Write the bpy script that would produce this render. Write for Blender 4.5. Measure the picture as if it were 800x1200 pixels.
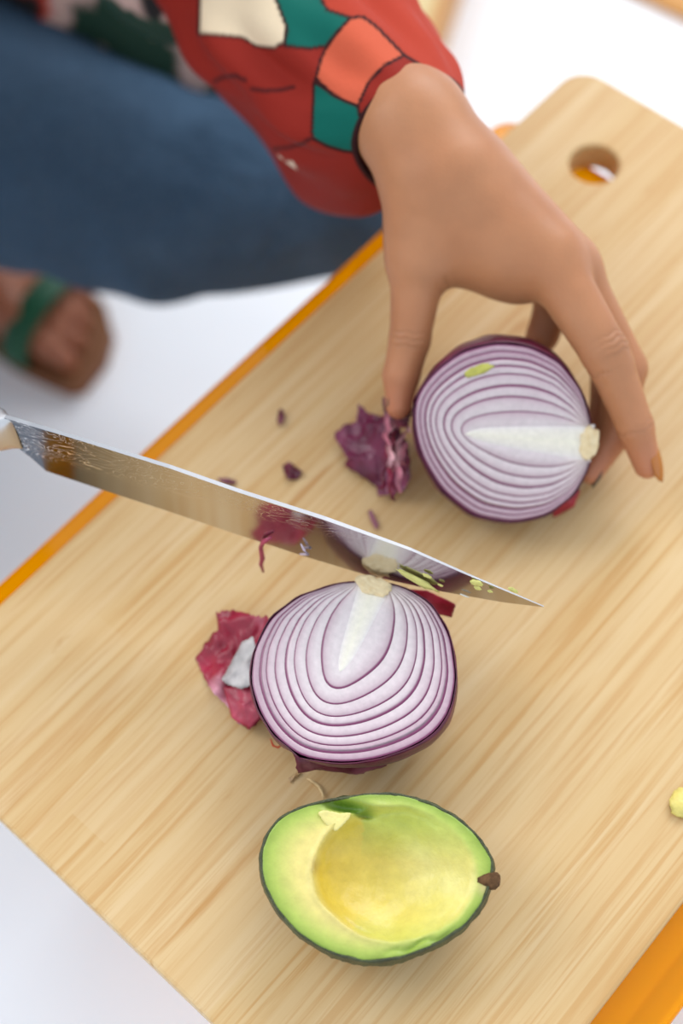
import bpy, bmesh, math, random
import numpy as np
from mathutils import Vector, Matrix, noise as mnoise

for o in list(bpy.data.objects): bpy.data.objects.remove(o)
scene = bpy.context.scene
col = scene.collection
random.seed(7); rng = np.random.default_rng(7)

# ------------------------------------------------------------------ camera
FPX = 1700.0                       # focal length in pixels of the 800 x 1200 frame
ZB = 0.40                          # height of the cutting board's top above the floor
CAM = np.array([0.0, 0.0, ZB + 0.58])
R = np.array([[0.7483, -0.5726, 0.3349], [0.6625, 0.6698, -0.3353], [-0.0323, 0.4728, 0.8806]])
u_, s_, v_ = np.linalg.svd(R); R = u_ @ v_
cd = bpy.data.cameras.new('camera'); cam = bpy.data.objects.new('camera', cd); col.objects.link(cam)
M4 = Matrix([[*R[0], CAM[0]], [*R[1], CAM[1]], [*R[2], CAM[2]], [0, 0, 0, 1]])
cam.matrix_world = M4
cd.sensor_fit = 'VERTICAL'; cd.sensor_height = 36.0; cd.sensor_width = 24.0
cd.lens = 36.0 * FPX / 1200.0
cd.clip_start = 0.02
cd.dof.use_dof = True; cd.dof.focus_distance = 0.563; cd.dof.aperture_fstop = 3.6
scene.camera = cam

def ray(px, py):
    return R @ np.array([(px - 400) / FPX, -(py - 600) / FPX, -1.0])
def A(px, py, z):                    # where the sight line of a pixel meets a level plane
    d = ray(px, py); return CAM + d * ((z - CAM[2]) / d[2])
def onplane(px, py, C, N):
    d = ray(px, py); return CAM + d * (np.dot(np.asarray(C) - CAM, N) / np.dot(d, N))
def D(px, py, depth):                # the point of a sight line at a given distance
    return CAM + ray(px, py) * depth
def nrm(v): v = np.asarray(v, float); return v / np.linalg.norm(v)

# ------------------------------------------------------------------ light
world = bpy.data.worlds.new('daylight'); scene.world = world; world.use_nodes = True
wb = world.node_tree.nodes['Background']; wb.inputs['Color'].default_value = (0.84, 0.92, 1.0, 1); wb.inputs['Strength'].default_value = 1.12
def area(name, loc, target, size, power, colr=(1, 1, 1)):
    l = bpy.data.lights.new(name, 'AREA'); l.shape = 'RECTANGLE'; l.size, l.size_y = size; l.energy = power; l.color = colr
    o = bpy.data.objects.new(name, l); col.objects.link(o); o.location = loc
    o.rotation_euler = (Vector(target) - Vector(loc)).to_track_quat('-Z', 'Y').to_euler(); return o
area('window_light', (-0.9, 2.5, 2.3), (-0.2, 0.25, 0.4), (2.2, 1.6), 56, (1.0, 0.99, 0.98))
area('side_fill_light', (-2.3, -0.5, 2.2), (-0.2, 0.25, 0.4), (1.6, 1.6), 34, (1.0, 0.99, 0.97))  # unseen soft fill lamp from the side, lifts what faces front
vs = scene.view_settings
scene.display_settings.display_device = 'sRGB'
vs.view_transform = 'Standard'; vs.look = 'None'; vs.exposure = 0.0; vs.gamma = 1.0; vs.use_curve_mapping = False

# ------------------------------------------------------------------ helpers
def S(r, g, b):                      # sRGB 0-255 -> linear
    def f(c):
        c /= 255.0
        return c / 12.92 if c <= 0.04045 else ((c + 0.055) / 1.055) ** 2.4
    return np.array([f(r), f(g), f(b)])

class NT:
    def __init__(s, name):
        s.m = bpy.data.materials.new(name); s.m.use_nodes = True; s.t = s.m.node_tree; s.n = s.t.nodes; s.l = s.t.links
        s.b = s.n['Principled BSDF']; s.out = s.n['Material Output']
    def add(s, typ, **kw):
        n = s.n.new(typ)
        for k, v in kw.items():
            if k in n.bl_rna.properties: setattr(n, k, v)
            else: n.inputs[k].default_value = v
        return n
    def coord(s, scale=(1, 1, 1), rot=(0, 0, 0), loc=(0, 0, 0)):
        tc = s.n.new('ShaderNodeTexCoord'); mp = s.n.new('ShaderNodeMapping')
        mp.inputs['Scale'].default_value = scale; mp.inputs['Rotation'].default_value = rot; mp.inputs['Location'].default_value = loc
        s.l.new(tc.outputs['Object'], mp.inputs['Vector']); return mp.outputs['Vector']
    def noise(s, vec, scale, detail=4, rough=.55, dist=0):
        n = s.n.new('ShaderNodeTexNoise'); n.inputs['Scale'].default_value = scale; n.inputs['Detail'].default_value = detail
        n.inputs['Roughness'].default_value = rough; n.inputs['Distortion'].default_value = dist
        s.l.new(vec, n.inputs['Vector']); return n.outputs['Fac']
    def ramp(s, fac, stops, interp='LINEAR'):
        r = s.n.new('ShaderNodeValToRGB'); r.color_ramp.interpolation = interp; e = r.color_ramp.elements
        while len(e) < len(stops): e.new(0.5)
        for i, (p, c) in enumerate(stops):
            e[i].position = p
            if np.isscalar(c): c = (c, c, c)
            e[i].color = (*[float(x) for x in c][:3], 1)
        s.l.new(fac, r.inputs['Fac']); return r.outputs['Color']
    def mix(s, fac, a, b, mode='MIX'):
        m = s.n.new('ShaderNodeMix'); m.data_type = 'RGBA'; m.blend_type = mode
        for sock, v in ((m.inputs[0], fac), (m.inputs[6], a), (m.inputs[7], b)):
            if hasattr(v, 'links'): s.l.new(v, sock)
            elif np.isscalar(v): sock.default_value = v
            else: sock.default_value = (*[float(x) for x in v][:3], 1)
        return m.outputs[2]
    def math(s, op, a, b=0.0, c=None):
        m = s.n.new('ShaderNodeMath'); m.operation = op
        for i, v in enumerate((a, b) if c is None else (a, b, c)):
            if hasattr(v, 'links'): s.l.new(v, m.inputs[i])
            else: m.inputs[i].default_value = v
        return m.outputs[0]
    def attr(s, name='Col'):
        a = s.n.new('ShaderNodeAttribute'); a.attribute_name = name; return a.outputs['Color'], a.outputs['Fac']
    def bump(s, h, strength=.3, dist=.001, normal=None):
        b = s.n.new('ShaderNodeBump'); b.inputs['Strength'].default_value = strength; b.inputs['Distance'].default_value = dist
        s.l.new(h, b.inputs['Height'])
        if normal is not None: s.l.new(normal, b.inputs['Normal'])
        s.l.new(b.outputs['Normal'], s.b.inputs['Normal']); return b.outputs['Normal']
    def base(s, c):
        if hasattr(c, 'links'): s.l.new(c, s.b.inputs['Base Color'])
        else: s.b.inputs['Base Color'].default_value = (*[float(x) for x in c][:3], 1)
    def set(s, **kw):
        for k, v in kw.items(): s.b.inputs[k.replace('_', ' ')].default_value = v
        return s

def link(name, me, mat=None, parent=None, smooth=True):
    o = bpy.data.objects.new(name, me); col.objects.link(o)
    if mat is not None: me.materials.append(mat)
    if smooth: me.polygons.foreach_set('use_smooth', np.ones(len(me.polygons), bool))
    if parent is not None: o.parent = parent; o.matrix_parent_inverse = parent.matrix_basis.inverted()
    return o
def pyd(name, V, F, mat=None, parent=None, colr=None, smooth=True, **attrs):
    me = bpy.data.meshes.new(name); me.from_pydata([tuple(map(float, v)) for v in V], [], [tuple(map(int, f)) for f in F]); me.update()
    o = link(name, me, mat, parent, smooth)
    if colr is not None:
        a = me.color_attributes.new('Col', 'FLOAT_COLOR', 'POINT'); c = np.ones((len(V), 4), np.float32); c[:, :3] = colr
        a.data.foreach_set('color', c.ravel())
    for k, v in attrs.items():
        a = me.attributes.new(k, 'FLOAT', 'POINT'); a.data.foreach_set('value', np.asarray(v, np.float32))
    return o
def fixnormals(o):
    bm = bmesh.new(); bm.from_mesh(o.data); bmesh.ops.recalc_face_normals(bm, faces=bm.faces); bm.to_mesh(o.data); bm.free()
def empty(name, loc):
    o = bpy.data.objects.new(name, None); col.objects.link(o); o.location = tuple(map(float, loc)); o.empty_display_size = .02; return o
def tag(o, label, cat, group=None, kind=None):
    o['label'] = label
    if cat: o['category'] = cat
    if group: o['group'] = group
    if kind: o['kind'] = kind
    return o
def grid_faces(n, m, wrap_n=False, wrap_m=False, off=0):
    F = []
    for i in range(n if wrap_n else n - 1):
        for j in range(m if wrap_m else m - 1):
            i2, j2 = (i + 1) % n, (j + 1) % m
            F.append((off + i * m + j, off + i2 * m + j, off + i2 * m + j2, off + i * m + j2))
    return F
def nz(p, scale, seed=0.0):
    return mnoise.noise(Vector((p[0] * scale + seed, p[1] * scale - seed * 1.7, p[2] * scale + seed * .3)))
def tube(name, pts, rads, mat, parent=None, seg=10, caps=True, colr=None):
    pts = [np.asarray(p, float) for p in pts]; n = len(pts); V = []; F = []
    up = np.array([.13, .27, .95])
    for i, p in enumerate(pts):
        t = nrm(pts[min(i + 1, n - 1)] - pts[max(i - 1, 0)]); a = np.cross(t, up)
        if np.linalg.norm(a) < 1e-3: a = np.cross(t, [1, 0, 0])
        a = nrm(a); b = np.cross(t, a)
        for k in range(seg):
            w = 2 * math.pi * k / seg; V.append(p + rads[i] * (a * math.cos(w) + b * math.sin(w)))
    F = grid_faces(n, seg, wrap_m=True)
    if caps: F.append(tuple(range(seg))[::-1]); F.append(tuple(range((n - 1) * seg, n * seg)))
    o = pyd(name, V, F, mat, parent, colr); fixnormals(o); return o
def box(name, lo, hi, mat, parent=None, bev=.002, seg=2, M=None):
    bm = bmesh.new(); bmesh.ops.create_cube(bm, size=1)
    lo, hi = np.asarray(lo, float), np.asarray(hi, float)
    for v in bm.verts: v.co = Vector(((lo + hi) / 2 + np.array(v.co) * (hi - lo)))
    if bev: bmesh.ops.bevel(bm, geom=bm.edges[:], offset=bev, segments=seg, affect='EDGES', profile=.5)
    if M is not None: bm.transform(M)
    me = bpy.data.meshes.new(name); bm.to_mesh(me); bm.free()
    return link(name, me, mat, parent, smooth=False)

# signed-distance modelling: tapered limbs melted together, skinned with surface nets
def cone_sdf(P, a, b, ra, rb):
    a = np.asarray(a, np.float32); b = np.asarray(b, np.float32); ab = b - a
    t = np.clip(((P - a) @ ab) / max(float(ab @ ab), 1e-9), 0, 1)
    d = P - a - t[..., None] * ab
    return np.sqrt(np.einsum('...i,...i->...', d, d)) - (ra + (rb - ra) * t)
def smin(a, b, k):
    h = np.clip(.5 + .5 * (b - a) / k, 0, 1)
    return b + (a - b) * h - k * h * (1 - h)
def surface_net(fn, lo, hi, vox):
    lo = np.asarray(lo, float); hi = np.asarray(hi, float); n = np.ceil((hi - lo) / vox).astype(int) + 1
    ax = [lo[i] + np.arange(n[i]) * vox for i in range(3)]
    val = np.empty(n, np.float32)
    step = max(1, int(4e5 // (n[1] * n[2])))
    for i in range(0, n[0], step):
        g = np.stack(np.meshgrid(ax[0][i:i + step], ax[1], ax[2], indexing='ij'), -1).astype(np.float32)
        val[i:i + step] = fn(g)
    ins = val < 0
    cnt = sum(ins[i:n[0] - 1 + i, j:n[1] - 1 + j, k:n[2] - 1 + k].astype(np.int8) for i in (0, 1) for j in (0, 1) for k in (0, 1))
    idx = np.argwhere((cnt > 0) & (cnt < 8)); m = -np.ones(n - 1, np.int32); m[tuple(idx.T)] = np.arange(len(idx))
    acc = np.zeros((len(idx), 3)); num = np.zeros(len(idx))
    cor = [(i, j, k) for i in (0, 1) for j in (0, 1) for k in (0, 1)]
    for a in cor:
        for d in range(3):
            if a[d]: continue
            b = list(a); b[d] = 1
            va = val[tuple((idx + a).T)]; vb = val[tuple((idx + b).T)]
            s = (va < 0) != (vb < 0); t = va / np.where(s, va - vb, 1)
            p = np.array(a, float) + t[:, None] * (np.array(b) - np.array(a))
            acc[s] += p[s]; num[s] += 1
    V = lo + (idx + acc / num[:, None]) * vox
    F = []
    for d in range(3):
        e = [1, 1, 1]; sl0 = [slice(1, n[i] - 1) for i in range(3)]; sl1 = list(sl0)
        sl0[d] = slice(0, n[d] - 1); sl1[d] = slice(1, n[d])
        A0 = ins[tuple(sl0)]; A1 = ins[tuple(sl1)]
        q = np.argwhere(A0 != A1); flip = A0[A0 != A1]
        off = np.array([1, 1, 1]); off[d] = 0; q = q + off
        u, v = (d + 1) % 3, (d + 2) % 3
        eu = np.zeros(3, int); eu[u] = 1; ev = np.zeros(3, int); ev[v] = 1
        c = [m[tuple((q - eu - ev).T)], m[tuple((q - ev).T)], m[tuple(q.T)], m[tuple((q - eu).T)]]
        f = np.stack(c, 1); f[~flip] = f[~flip][:, ::-1]; F.append(f)
    F = np.concatenate(F); F = F[(F >= 0).all(1)]
    return V, F

# ------------------------------------------------------------------ materials
def m_floor():
    t = NT('white_floor'); v = t.coord(); n = t.noise(v, 3, 3)
    t.base(t.ramp(n, [(.3, S(238, 242, 249)), (.7, S(243, 246, 251))])); t.set(Roughness=.45); return t.m
def m_bamboo():
    t = NT('bamboo'); v = t.coord()
    # laminated strips: one tone for each strip, long fibres inside it
    sx = t.n.new('ShaderNodeSeparateXYZ'); t.l.new(v, sx.inputs[0])
    strip = t.math('FLOOR', t.math('MULTIPLY', sx.outputs[0], 52))
    seg = t.math('FLOOR', t.math('ADD', t.math('MULTIPLY', sx.outputs[1], 1.6), t.math('MULTIPLY', strip, .37)))
    wn = t.n.new('ShaderNodeTexWhiteNoise'); wn.noise_dimensions = '2D'
    cx = t.n.new('ShaderNodeCombineXYZ'); t.l.new(strip, cx.inputs[0]); t.l.new(seg, cx.inputs[1]); t.l.new(cx.outputs[0], wn.inputs['Vector'])
    fib = t.noise(t.coord((1, .028, 1)), 330, 5, .62, .3)
    fib2 = t.noise(t.coord((1, .035, 1), (0, 0, .01)), 95, 4, .6, .5)
    streak = t.noise(t.coord((1, .03, 1), (0, 0, -.012), (.4, .2, 0)), 60, 5, .68, .9)
    c = t.ramp(fib2, [(.30, S(198, 159, 105)), (.5, S(206, 173, 123)), (.72, S(212, 183, 139))])
    c = t.mix(t.ramp(fib, [(.38, .75), (.53, 0.0)]), c, S(190, 143, 83))
    c = t.mix(t.ramp(wn.outputs['Value'], [(.0, .0), (1, .30)]), c, S(213, 185, 143))
    c = t.mix(t.ramp(streak, [(.60, 0.0), (.70, .75)]), c, S(180, 127, 63))
    # nodes of the cane: short smudges
    knot = t.noise(t.coord((1, .28, 1), (0, 0, 0), (3.1, 1.2, 0)), 42, 3, .5, 1.2)
    c = t.mix(t.ramp(knot, [(.70, 0.0), (.78, .55)]), c, S(179, 125, 61))
    t.base(c); t.set(Roughness=.48); t.b.inputs['Specular IOR Level'].default_value = .3
    t.bump(fib, .12, .0006); return t.m
def m_acrylic():
    t = NT('orange_acrylic'); t.base(S(255, 172, 0)); t.set(Roughness=.05, IOR=1.3)
    t.b.inputs['Transmission Weight'].default_value = .5; return t.m
def m_attr(name, rough=.5, spec=.4, noise_amt=0., nscale=200, bump=0., bscale=300, sss=0., coat=0., bdist=.0008, ssr=(.6, .3, .2), sscale=.004):
    t = NT(name); c, _ = t.attr('Col'); v = t.coord()
    if noise_amt:
        n = t.noise(v, nscale, 4)
        c = t.mix(1.0, c, t.ramp(n, [(.25, 1 - noise_amt), (.75, 1 + noise_amt * .6)]), 'MULTIPLY')
    t.base(c); t.set(Roughness=rough); t.b.inputs['Specular IOR Level'].default_value = spec
    if bump: t.bump(t.noise(v, bscale, 5), bump, bdist)
    if sss:
        t.b.inputs['Subsurface Weight'].default_value = sss; t.b.inputs['Subsurface Radius'].default_value = ssr; t.b.inputs['Subsurface Scale'].default_value = sscale
    if coat: t.b.inputs['Coat Weight'].default_value = coat; t.b.inputs['Coat Roughness'].default_value = .15
    return t.m
def m_plain(name, c, rough=.5, spec=.4, metal=0., nscale=0, namt=.15, bump=0., bscale=300, bdist=.0008):
    t = NT(name); v = t.coord()
    if nscale:
        n = t.noise(v, nscale, 4); t.base(t.ramp(n, [(.25, np.array(c) * (1 - namt)), (.75, np.minimum(np.array(c) * (1 + namt), 1))]))
    else: t.base(c)
    t.set(Roughness=rough, Metallic=metal); t.b.inputs['Specular IOR Level'].default_value = spec
    if bump: t.bump(t.noise(v, bscale, 5), bump, bdist)
    return t.m
def m_skin():
    t = NT('skin'); c, _ = t.attr('Col'); v = t.coord()
    n = t.noise(v, 60, 4); c = t.mix(1.0, c, t.ramp(n, [(.3, .93), (.7, 1.06)]), 'MULTIPLY')
    t.base(c); t.set(Roughness=.44); t.b.inputs['Specular IOR Level'].default_value = .42
    t.b.inputs['Subsurface Weight'].default_value = .10; t.b.inputs['Subsurface Radius'].default_value = (.9, .35, .2); t.b.inputs['Subsurface Scale'].default_value = .003
    f = t.noise(v, 900, 3); _, w = t.attr('crease')
    h = t.math('SUBTRACT', t.math('MULTIPLY', f, .25), t.math('MULTIPLY', w, 1.4))
    t.bump(h, .55, .0007); return t.m
def m_steel(name='damascus_steel'):
    t = NT(name); tc = t.n.new('ShaderNodeTexCoord'); mp = t.n.new('ShaderNodeMapping'); t.l.new(tc.outputs['Object'], mp.inputs['Vector'])
    mp.inputs['Scale'].default_value = (1, 1, 2.2); v = mp.outputs['Vector']
    n = t.noise(v, 38, 3, .5, .9)
    fr = t.math('FRACT', t.math('MULTIPLY', n, 17)); line = t.ramp(fr, [(.40, 0.0), (.5, 1.0), (.60, 0.0)])
    sx = t.n.new('ShaderNodeSeparateXYZ'); t.l.new(tc.outputs['Object'], sx.inputs[0])
    low = t.ramp(t.math('MULTIPLY', sx.outputs[2], 20), [(.16, 0.0), (.3, 1.0)])     # polished bevel along the edge
    pat = t.math('MULTIPLY', line, low)
    heel = t.ramp(t.math('MULTIPLY', sx.outputs[0], 4), [(.06, 1.0), (.28, 0.0)])    # dark reflection painted into the steel by the heel; etch lines stronger there
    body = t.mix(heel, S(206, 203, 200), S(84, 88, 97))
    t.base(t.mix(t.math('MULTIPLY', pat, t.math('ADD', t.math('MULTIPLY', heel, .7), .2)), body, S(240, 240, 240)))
    t.set(Metallic=1.0); t.l.new(t.ramp(pat, [(0, .12), (1, .3)]), t.b.inputs['Roughness'])
    t.bump(pat, .15, .0002); return t.m
def m_denim():
    t = NT('denim'); v = t.coord(); n = t.noise(v, 9, 4, .6); n2 = t.noise(v, 900, 2)
    c = t.ramp(n, [(.3, S(34, 54, 70)), (.55, S(44, 70, 92)), (.75, S(68, 98, 124))])
    c = t.mix(.35, c, t.ramp(n2, [(.35, S(30, 50, 80)), (.65, S(120, 145, 175))]))
    c = t.mix(.25, c, S(38, 62, 82))
    t.base(c); t.set(Roughness=.85); t.b.inputs['Specular IOR Level'].default_value = .15
    f = t.noise(t.coord((1, 1, 1), (.3, .2, .5)), 16, 3, .5, 1.0); t.bump(f, .6, .012); return t.m
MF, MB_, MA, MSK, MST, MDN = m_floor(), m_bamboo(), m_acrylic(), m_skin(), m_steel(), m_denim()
M_ONF = m_attr('onion_flesh', .32, .5, .10, 420, .10, 700, .12, coat=.15, ssr=(.6, .45, .5), sscale=.003)
M_ONS = m_attr('onion_skin', .33, .5, .35, 190, .35, 240)
M_PEEL = m_attr('onion_peel', .36, .5, .35, 160, .35, 260)
M_AVF = m_attr('avocado_flesh', .38, .45, .10, 240, .45, 380, .10, ssr=(.5, .4, .2), sscale=.002)
M_AVS = m_plain('avocado_skin', S(62, 68, 36), .42, .5, 0, 160, .45, .9, 330, .002)
M_STEM = m_plain('avocado_stem', S(96, 68, 44), .8, .2, 0, 500, .5, .8, 600)
M_ROOT = m_attr('onion_root', .7, .25, .12, 400, .4, 600)
M_CLOTH = m_attr('printed_fabric', .72, .18, .06, 1200, .12, 1500)
M_NAIL = m_plain('nail_polish', S(176, 104, 34), .16, .6)
M_NAILD = m_plain('nail_dark', S(74, 62, 52), .2, .6)
M_TOEN = m_plain('toenail_polish', S(140, 100, 122), .2, .6)
M_STRAP = m_plain('green_leather', S(22, 78, 52), .5, .4, 0, 300, .2)
M_SOLE = m_plain('sandal_sole', S(120, 78, 50), .6, .3, 0, 200, .2)
M_WOOD = m_plain('oak_wood', S(196, 140, 74), .5, .35, 0, 20, .15)
M_PLY = m_plain('pale_panel', S(204, 182, 134), .6, .3, 0, 12, .08)
M_HANDLE = m_plain('black_handle', S(28, 26, 26), .35, .5, 0, 80, .3)
M_HAIR = m_plain('black_hair', S(26, 20, 18), .5, .4, 0, 200, .4)
M_SHAV = m_attr('avocado_smear', .4, .5, .12, 500, .4, 700)

# ------------------------------------------------------------------ the setting
fl = box('floor', (-4.5, -3.5, -.06), (3.5, 4.5, 0), MF, bev=0); fl['kind'] = 'structure'
M_WALL = m_plain('white_plaster', S(232, 232, 232), .9, .2, 0, 4, .02)
for nm_, lo_, hi_ in (('wall_back', (-4.5, 4.4, 0), (3.5, 4.5, 2.7)), ('wall_left', (-4.5, -3.5, 0), (-4.4, 4.4, 2.7))):
    w_ = box(nm_, lo_, hi_, M_WALL, bev=0); w_['kind'] = 'structure'
l1, l2 = A(750, 2, 0), A(800, 26, 0); dirl = nrm(l2 - l1)
ang = math.atan2(dirl[1], dirl[0])
tr = box('trim_1', (-1.2, 0, 0), (1.8, .028, .012), M_WOOD, bev=.002, M=Matrix.Translation(Vector(l1)) @ Matrix.Rotation(ang, 4, 'Z'))
tr['kind'] = 'structure'

# ------------------------------------------------------------------ acrylic table
def rrect(x0, x1, y0, y1, r, n=8):
    pts = []
    for cx, cy, a0 in ((x1 - r, y1 - r, 0), (x0 + r, y1 - r, 90), (x0 + r, y0 + r, 180), (x1 - r, y0 + r, 270)):
        for k in range(n + 1):
            a = math.radians(a0 + 90 * k / n); pts.append((cx + r * math.cos(a), cy + r * math.sin(a)))
    return pts
def slab(name, outer, z0, z1, mat, parent=None, hole=None, bev=.0012):
    """a plate with a rounded rim, and a round hole through it when asked"""
    bm = bmesh.new()
    def inset(pts, d):
        n = len(pts); out = []
        for i in range(n):
            p, q, r = np.array(pts[i - 1]), np.array(pts[i]), np.array(pts[(i + 1) % n])
            t = nrm(r - p); nn = np.array([-t[1], t[0]]); out.append(tuple(q + nn * d))
        return out
    def wall(pts, sgn):
        loops = []
        for z, d in ((z1, bev), (z1 - .3 * bev, .3 * bev), (z1 - bev, 0), (z0 + bev, 0), (z0 + .3 * bev, .3 * bev), (z0, bev)):
            loops.append([bm.verts.new((x, y, z)) for x, y in inset(pts, sgn * d)])
        for a, b in zip(loops[:-1], loops[1:]):
            for i in range(len(a)): 
                j = (i + 1) % len(a); bm.faces.new((a[i], b[i], b[j], a[j]))
        return loops
    lo = wall(outer, 1); ho = wall(hole, -1) if hole else None
    for k in (0, -1):
        loops = [lo[k]] + ([ho[k]] if ho else [])
        if not ho:
            bm.faces.new(lo[k] if k == 0 else lo[k][::-1]); continue
        ed = []
        for L in loops:
            for i in range(len(L)): ed.append(bm.edges.get((L[i], L[(i + 1) % len(L)])))
        bmesh.ops.triangle_fill(bm, use_beauty=True, edges=ed)
    bmesh.ops.recalc_face_normals(bm, faces=bm.faces)
    me = bpy.data.meshes.new(name); bm.to_mesh(me); bm.free()
    return link(name, me, mat, parent, smooth=False)
BX0, BX1, BY0, BY1 = -.305, -.0027, .0224, .5101
BT = .018; TZ = ZB - BT
tab = tag(empty('side_table', (-.15, .25, 0)), 'small orange see-through acrylic side table under the bamboo board', 'table')
tx0, tx1, ty0, ty1 = -.3225, .021, .045, .471
slab('table_top', rrect(tx0, tx1, ty0, ty1, .013), TZ - .010, TZ, MA, tab, bev=.0015)
for x in (tx0 + .003, tx1 - .013):
    box('side_panel', (x, ty0 + .03, 0), (x + .010, ty1 - .03, TZ - .0101), MA, tab, bev=.001)

# ------------------------------------------------------------------ cutting board
hc = A(696, 192, ZB)
hole = [(hc[0] + .0128 * math.cos(2 * math.pi * k / 40), hc[1] + .0128 * math.sin(2 * math.pi * k / 40)) for k in range(40)]
board = slab('cutting_board', rrect(BX0, BX1, BY0, BY1, .016), TZ + .0002, ZB, MB_, None, hole, bev=.0016)
tag(board, 'pale bamboo cutting board with a round hanging hole near one end', 'cutting board')

# ------------------------------------------------------------------ onion halves
def resample(pts, n):
    pts = np.asarray(pts, float); d = np.r_[0, np.cumsum(np.linalg.norm(np.diff(pts, axis=0), axis=1))]; t = np.linspace(0, d[-1], n)
    P = np.stack([np.interp(t, d, pts[:, k]) for k in range(pts.shape[1])], 1)
    for _ in range(2): P[1:-1] = .25 * P[:-2] + .5 * P[1:-1] + .25 * P[2:]
    return P
def onion(cpx, N, rootpx, neckpx, right, left, corepx, corew, gs, depthf, label, seed, dark=.0, bulge=.1):
    N = nrm(N); z = ZB + .040; n = 44; nlay = len(gs) - 1
    for _ in range(4):
        C = A(*cpx, z)
        pl = lambda q: onplane(q[0], q[1], C, N)
        PR = resample([pl(q) for q in [rootpx] + right + [neckpx]], n); PL = resample([pl(q) for q in [rootpx] + left + [neckpx]], n)
        Mx = (PR + PL) / 2; hv = (PR - PL) / 2; hl = np.linalg.norm(hv, axis=1)
        psi = np.linspace(0, math.pi, 25)
        zz = (Mx[:, None, 2] + hv[:, None, 2] * (np.cos(psi) * (1 + bulge * np.sin(psi)))[None] - N[2] * hl[:, None] * depthf * np.sin(psi)[None])
        z += ZB + .0016 - zz.min()
    root, neck, core = pl(rootpx), pl(neckpx), pl(corepx)
    ax = nrm(core - root); sd = np.cross(N, ax)
    if np.dot(sd, PR[n // 2] - PL[n // 2]) < 0: sd = -sd
    tau = np.linspace(0, 1, n)
    wcore = corew * (.32 + .30 * (1 - tau) ** 1.5) * np.sqrt(np.clip(1 - tau ** 5, 0, 1))
    CR = root + tau[:, None] * (core - root) + wcore[:, None] * sd; CL = root + tau[:, None] * (core - root) - wcore[:, None] * sd
    T = empty('onion_half', C - N * .0)
    tag(T, label, 'onion')
    def curves(g, wob=0.):
        # all layers meet at the root plate; the tops run up into the neck
        gg = g * np.minimum(1, (.25 + 3.2 * tau) ) ** (.35 * (1 - g))
        g2 = gg + wob * .030 * np.sin(tau * 6 + wob * 9 + seed) * np.sin(np.pi * tau) * (1 - g); g3 = gg + wob * .030 * np.sin(tau * 5 - wob * 7 + seed * 2) * np.sin(np.pi * tau) * (1 - g)
        r = CR + g2[:, None] * (PR - CR); l = CL + g3[:, None] * (PL - CL)
        ring = np.concatenate([r, l[::-1][1:]]); wt = np.concatenate([tau, tau[::-1][1:]])[:, None] ** 3     # the tops of the inner layers are round
        for _ in range(int(26 * (1.03 - g) ** .6)): ring[1:-1] += wt[1:-1] * .5 * (.5 * ring[:-2] + .5 * ring[2:] - ring[1:-1])
        r, l = ring[:n].copy(), ring[n - 1:][::-1].copy()
        return r, l
    white, lilac, mauve = S(220, 209, 210), S(194, 169, 179), S(156, 108, 132); linec = S(118, 44, 88)
    # a layer: its cut end on the face and its bowl below, as one solid
    tt = [0, .08, .35, .65, .84, .90, 1.0]; dome = [-.0001, .0, .0002, .0002, .0001, .0, -.00015]
    for k in range(nlay):
        r0, l0 = curves(gs[k] + .002, .5 * math.sin(k * 2.3) if k else 0); r1, l1 = curves(gs[k + 1], .5 * math.sin((k + 1) * 2.3) if k < nlay - 1 else 0)
        V = []; Cc = []
        age = k / (nlay - 1)
        wid = .5 * (np.linalg.norm((r1 - r0)[n // 2:], axis=1).mean() + np.linalg.norm((l1 - l0)[n // 2:], axis=1).mean())
        lw = min(.22, (.00042 + .00016 * math.sin(k * 2.1 + seed)) / wid); tt = [0, .08, .35, .65, 1 - 2.2 * lw, 1 - lw, 1.0]
        for a, t in enumerate(tt):
            ring = np.concatenate([r0 + t * (r1 - r0), (l0 + t * (l1 - l0))[::-1][1:]]) + N * dome[a]
            for j, p in enumerate(ring):
                V.append(p); w = abs(1 - j / (len(ring) - 1) * 2)       # 1 at root, 0 at neck
                tint = min(1, .10 + .62 * age ** 1.3 + .30 * max(0, nz(p, 60, seed)) + dark + .12 * w ** 4)
                cc = white * (1 - tint) + lilac * tint
                if age > .85: cc = cc * .62 + mauve * .38
                fade = max(0, (w - .72) / .28) ** 1.5 * (1 - .6 * age)
                if a >= 3: cc = cc * .80 + mauve * .20
                if a >= 4: cc = cc * .65 + mauve * .35
                if a >= 5: cc = linec * (1 - .55 * fade) + cc * .55 * fade
                cc = cc * (1 - .55 * fade) + S(240, 226, 206) * .55 * fade
                Cc.append(cc)
        m = 2 * n - 1
        F = grid_faces(len(tt), m)
        # bowls below the face (outer and inner wall)
        for (ra, la, inner) in ((r1, l1, False), (r0, l0, True)):
            off = len(V); Mx = (ra + la) / 2; hv = (ra - la) / 2; hl = np.linalg.norm(hv, axis=1); ns = 17
            for i in range(n):
                for s in np.linspace(0, math.pi, ns):
                    V.append(Mx[i] + hv[i] * math.cos(s) - N * (hl[i] * depthf * math.sin(s) + .0006)); Cc.append(lilac if inner else linec)
            f = grid_faces(n, ns, off=off); F += f
        o = pyd('layer', V, F, M_ONF, T, np.array(Cc))
    # core stem
    V = []; Cc = []
    cols = [-1, -.6, 0, .6, 1]
    for i in range(n):
        for c in cols:
            p = root + tau[i] * (core - root) * .995 + sd * wcore[i] * c * 1.08 + N * (.0004 * (1 - c * c) - .00012)
            V.append(p); f = min(1, abs(c) ** 2 + .2 * tau[i]); Cc.append(S(236, 230, 212) * (1 - f) + S(226, 217, 217) * f)
    off = len(V)
    for i in range(n):
        for c in cols:
            V.append(V[i * 5 + cols.index(c)] - N * (.006 * (1 - c * c) + .0008)); Cc.append(Cc[i * 5 + cols.index(c)])
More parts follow.
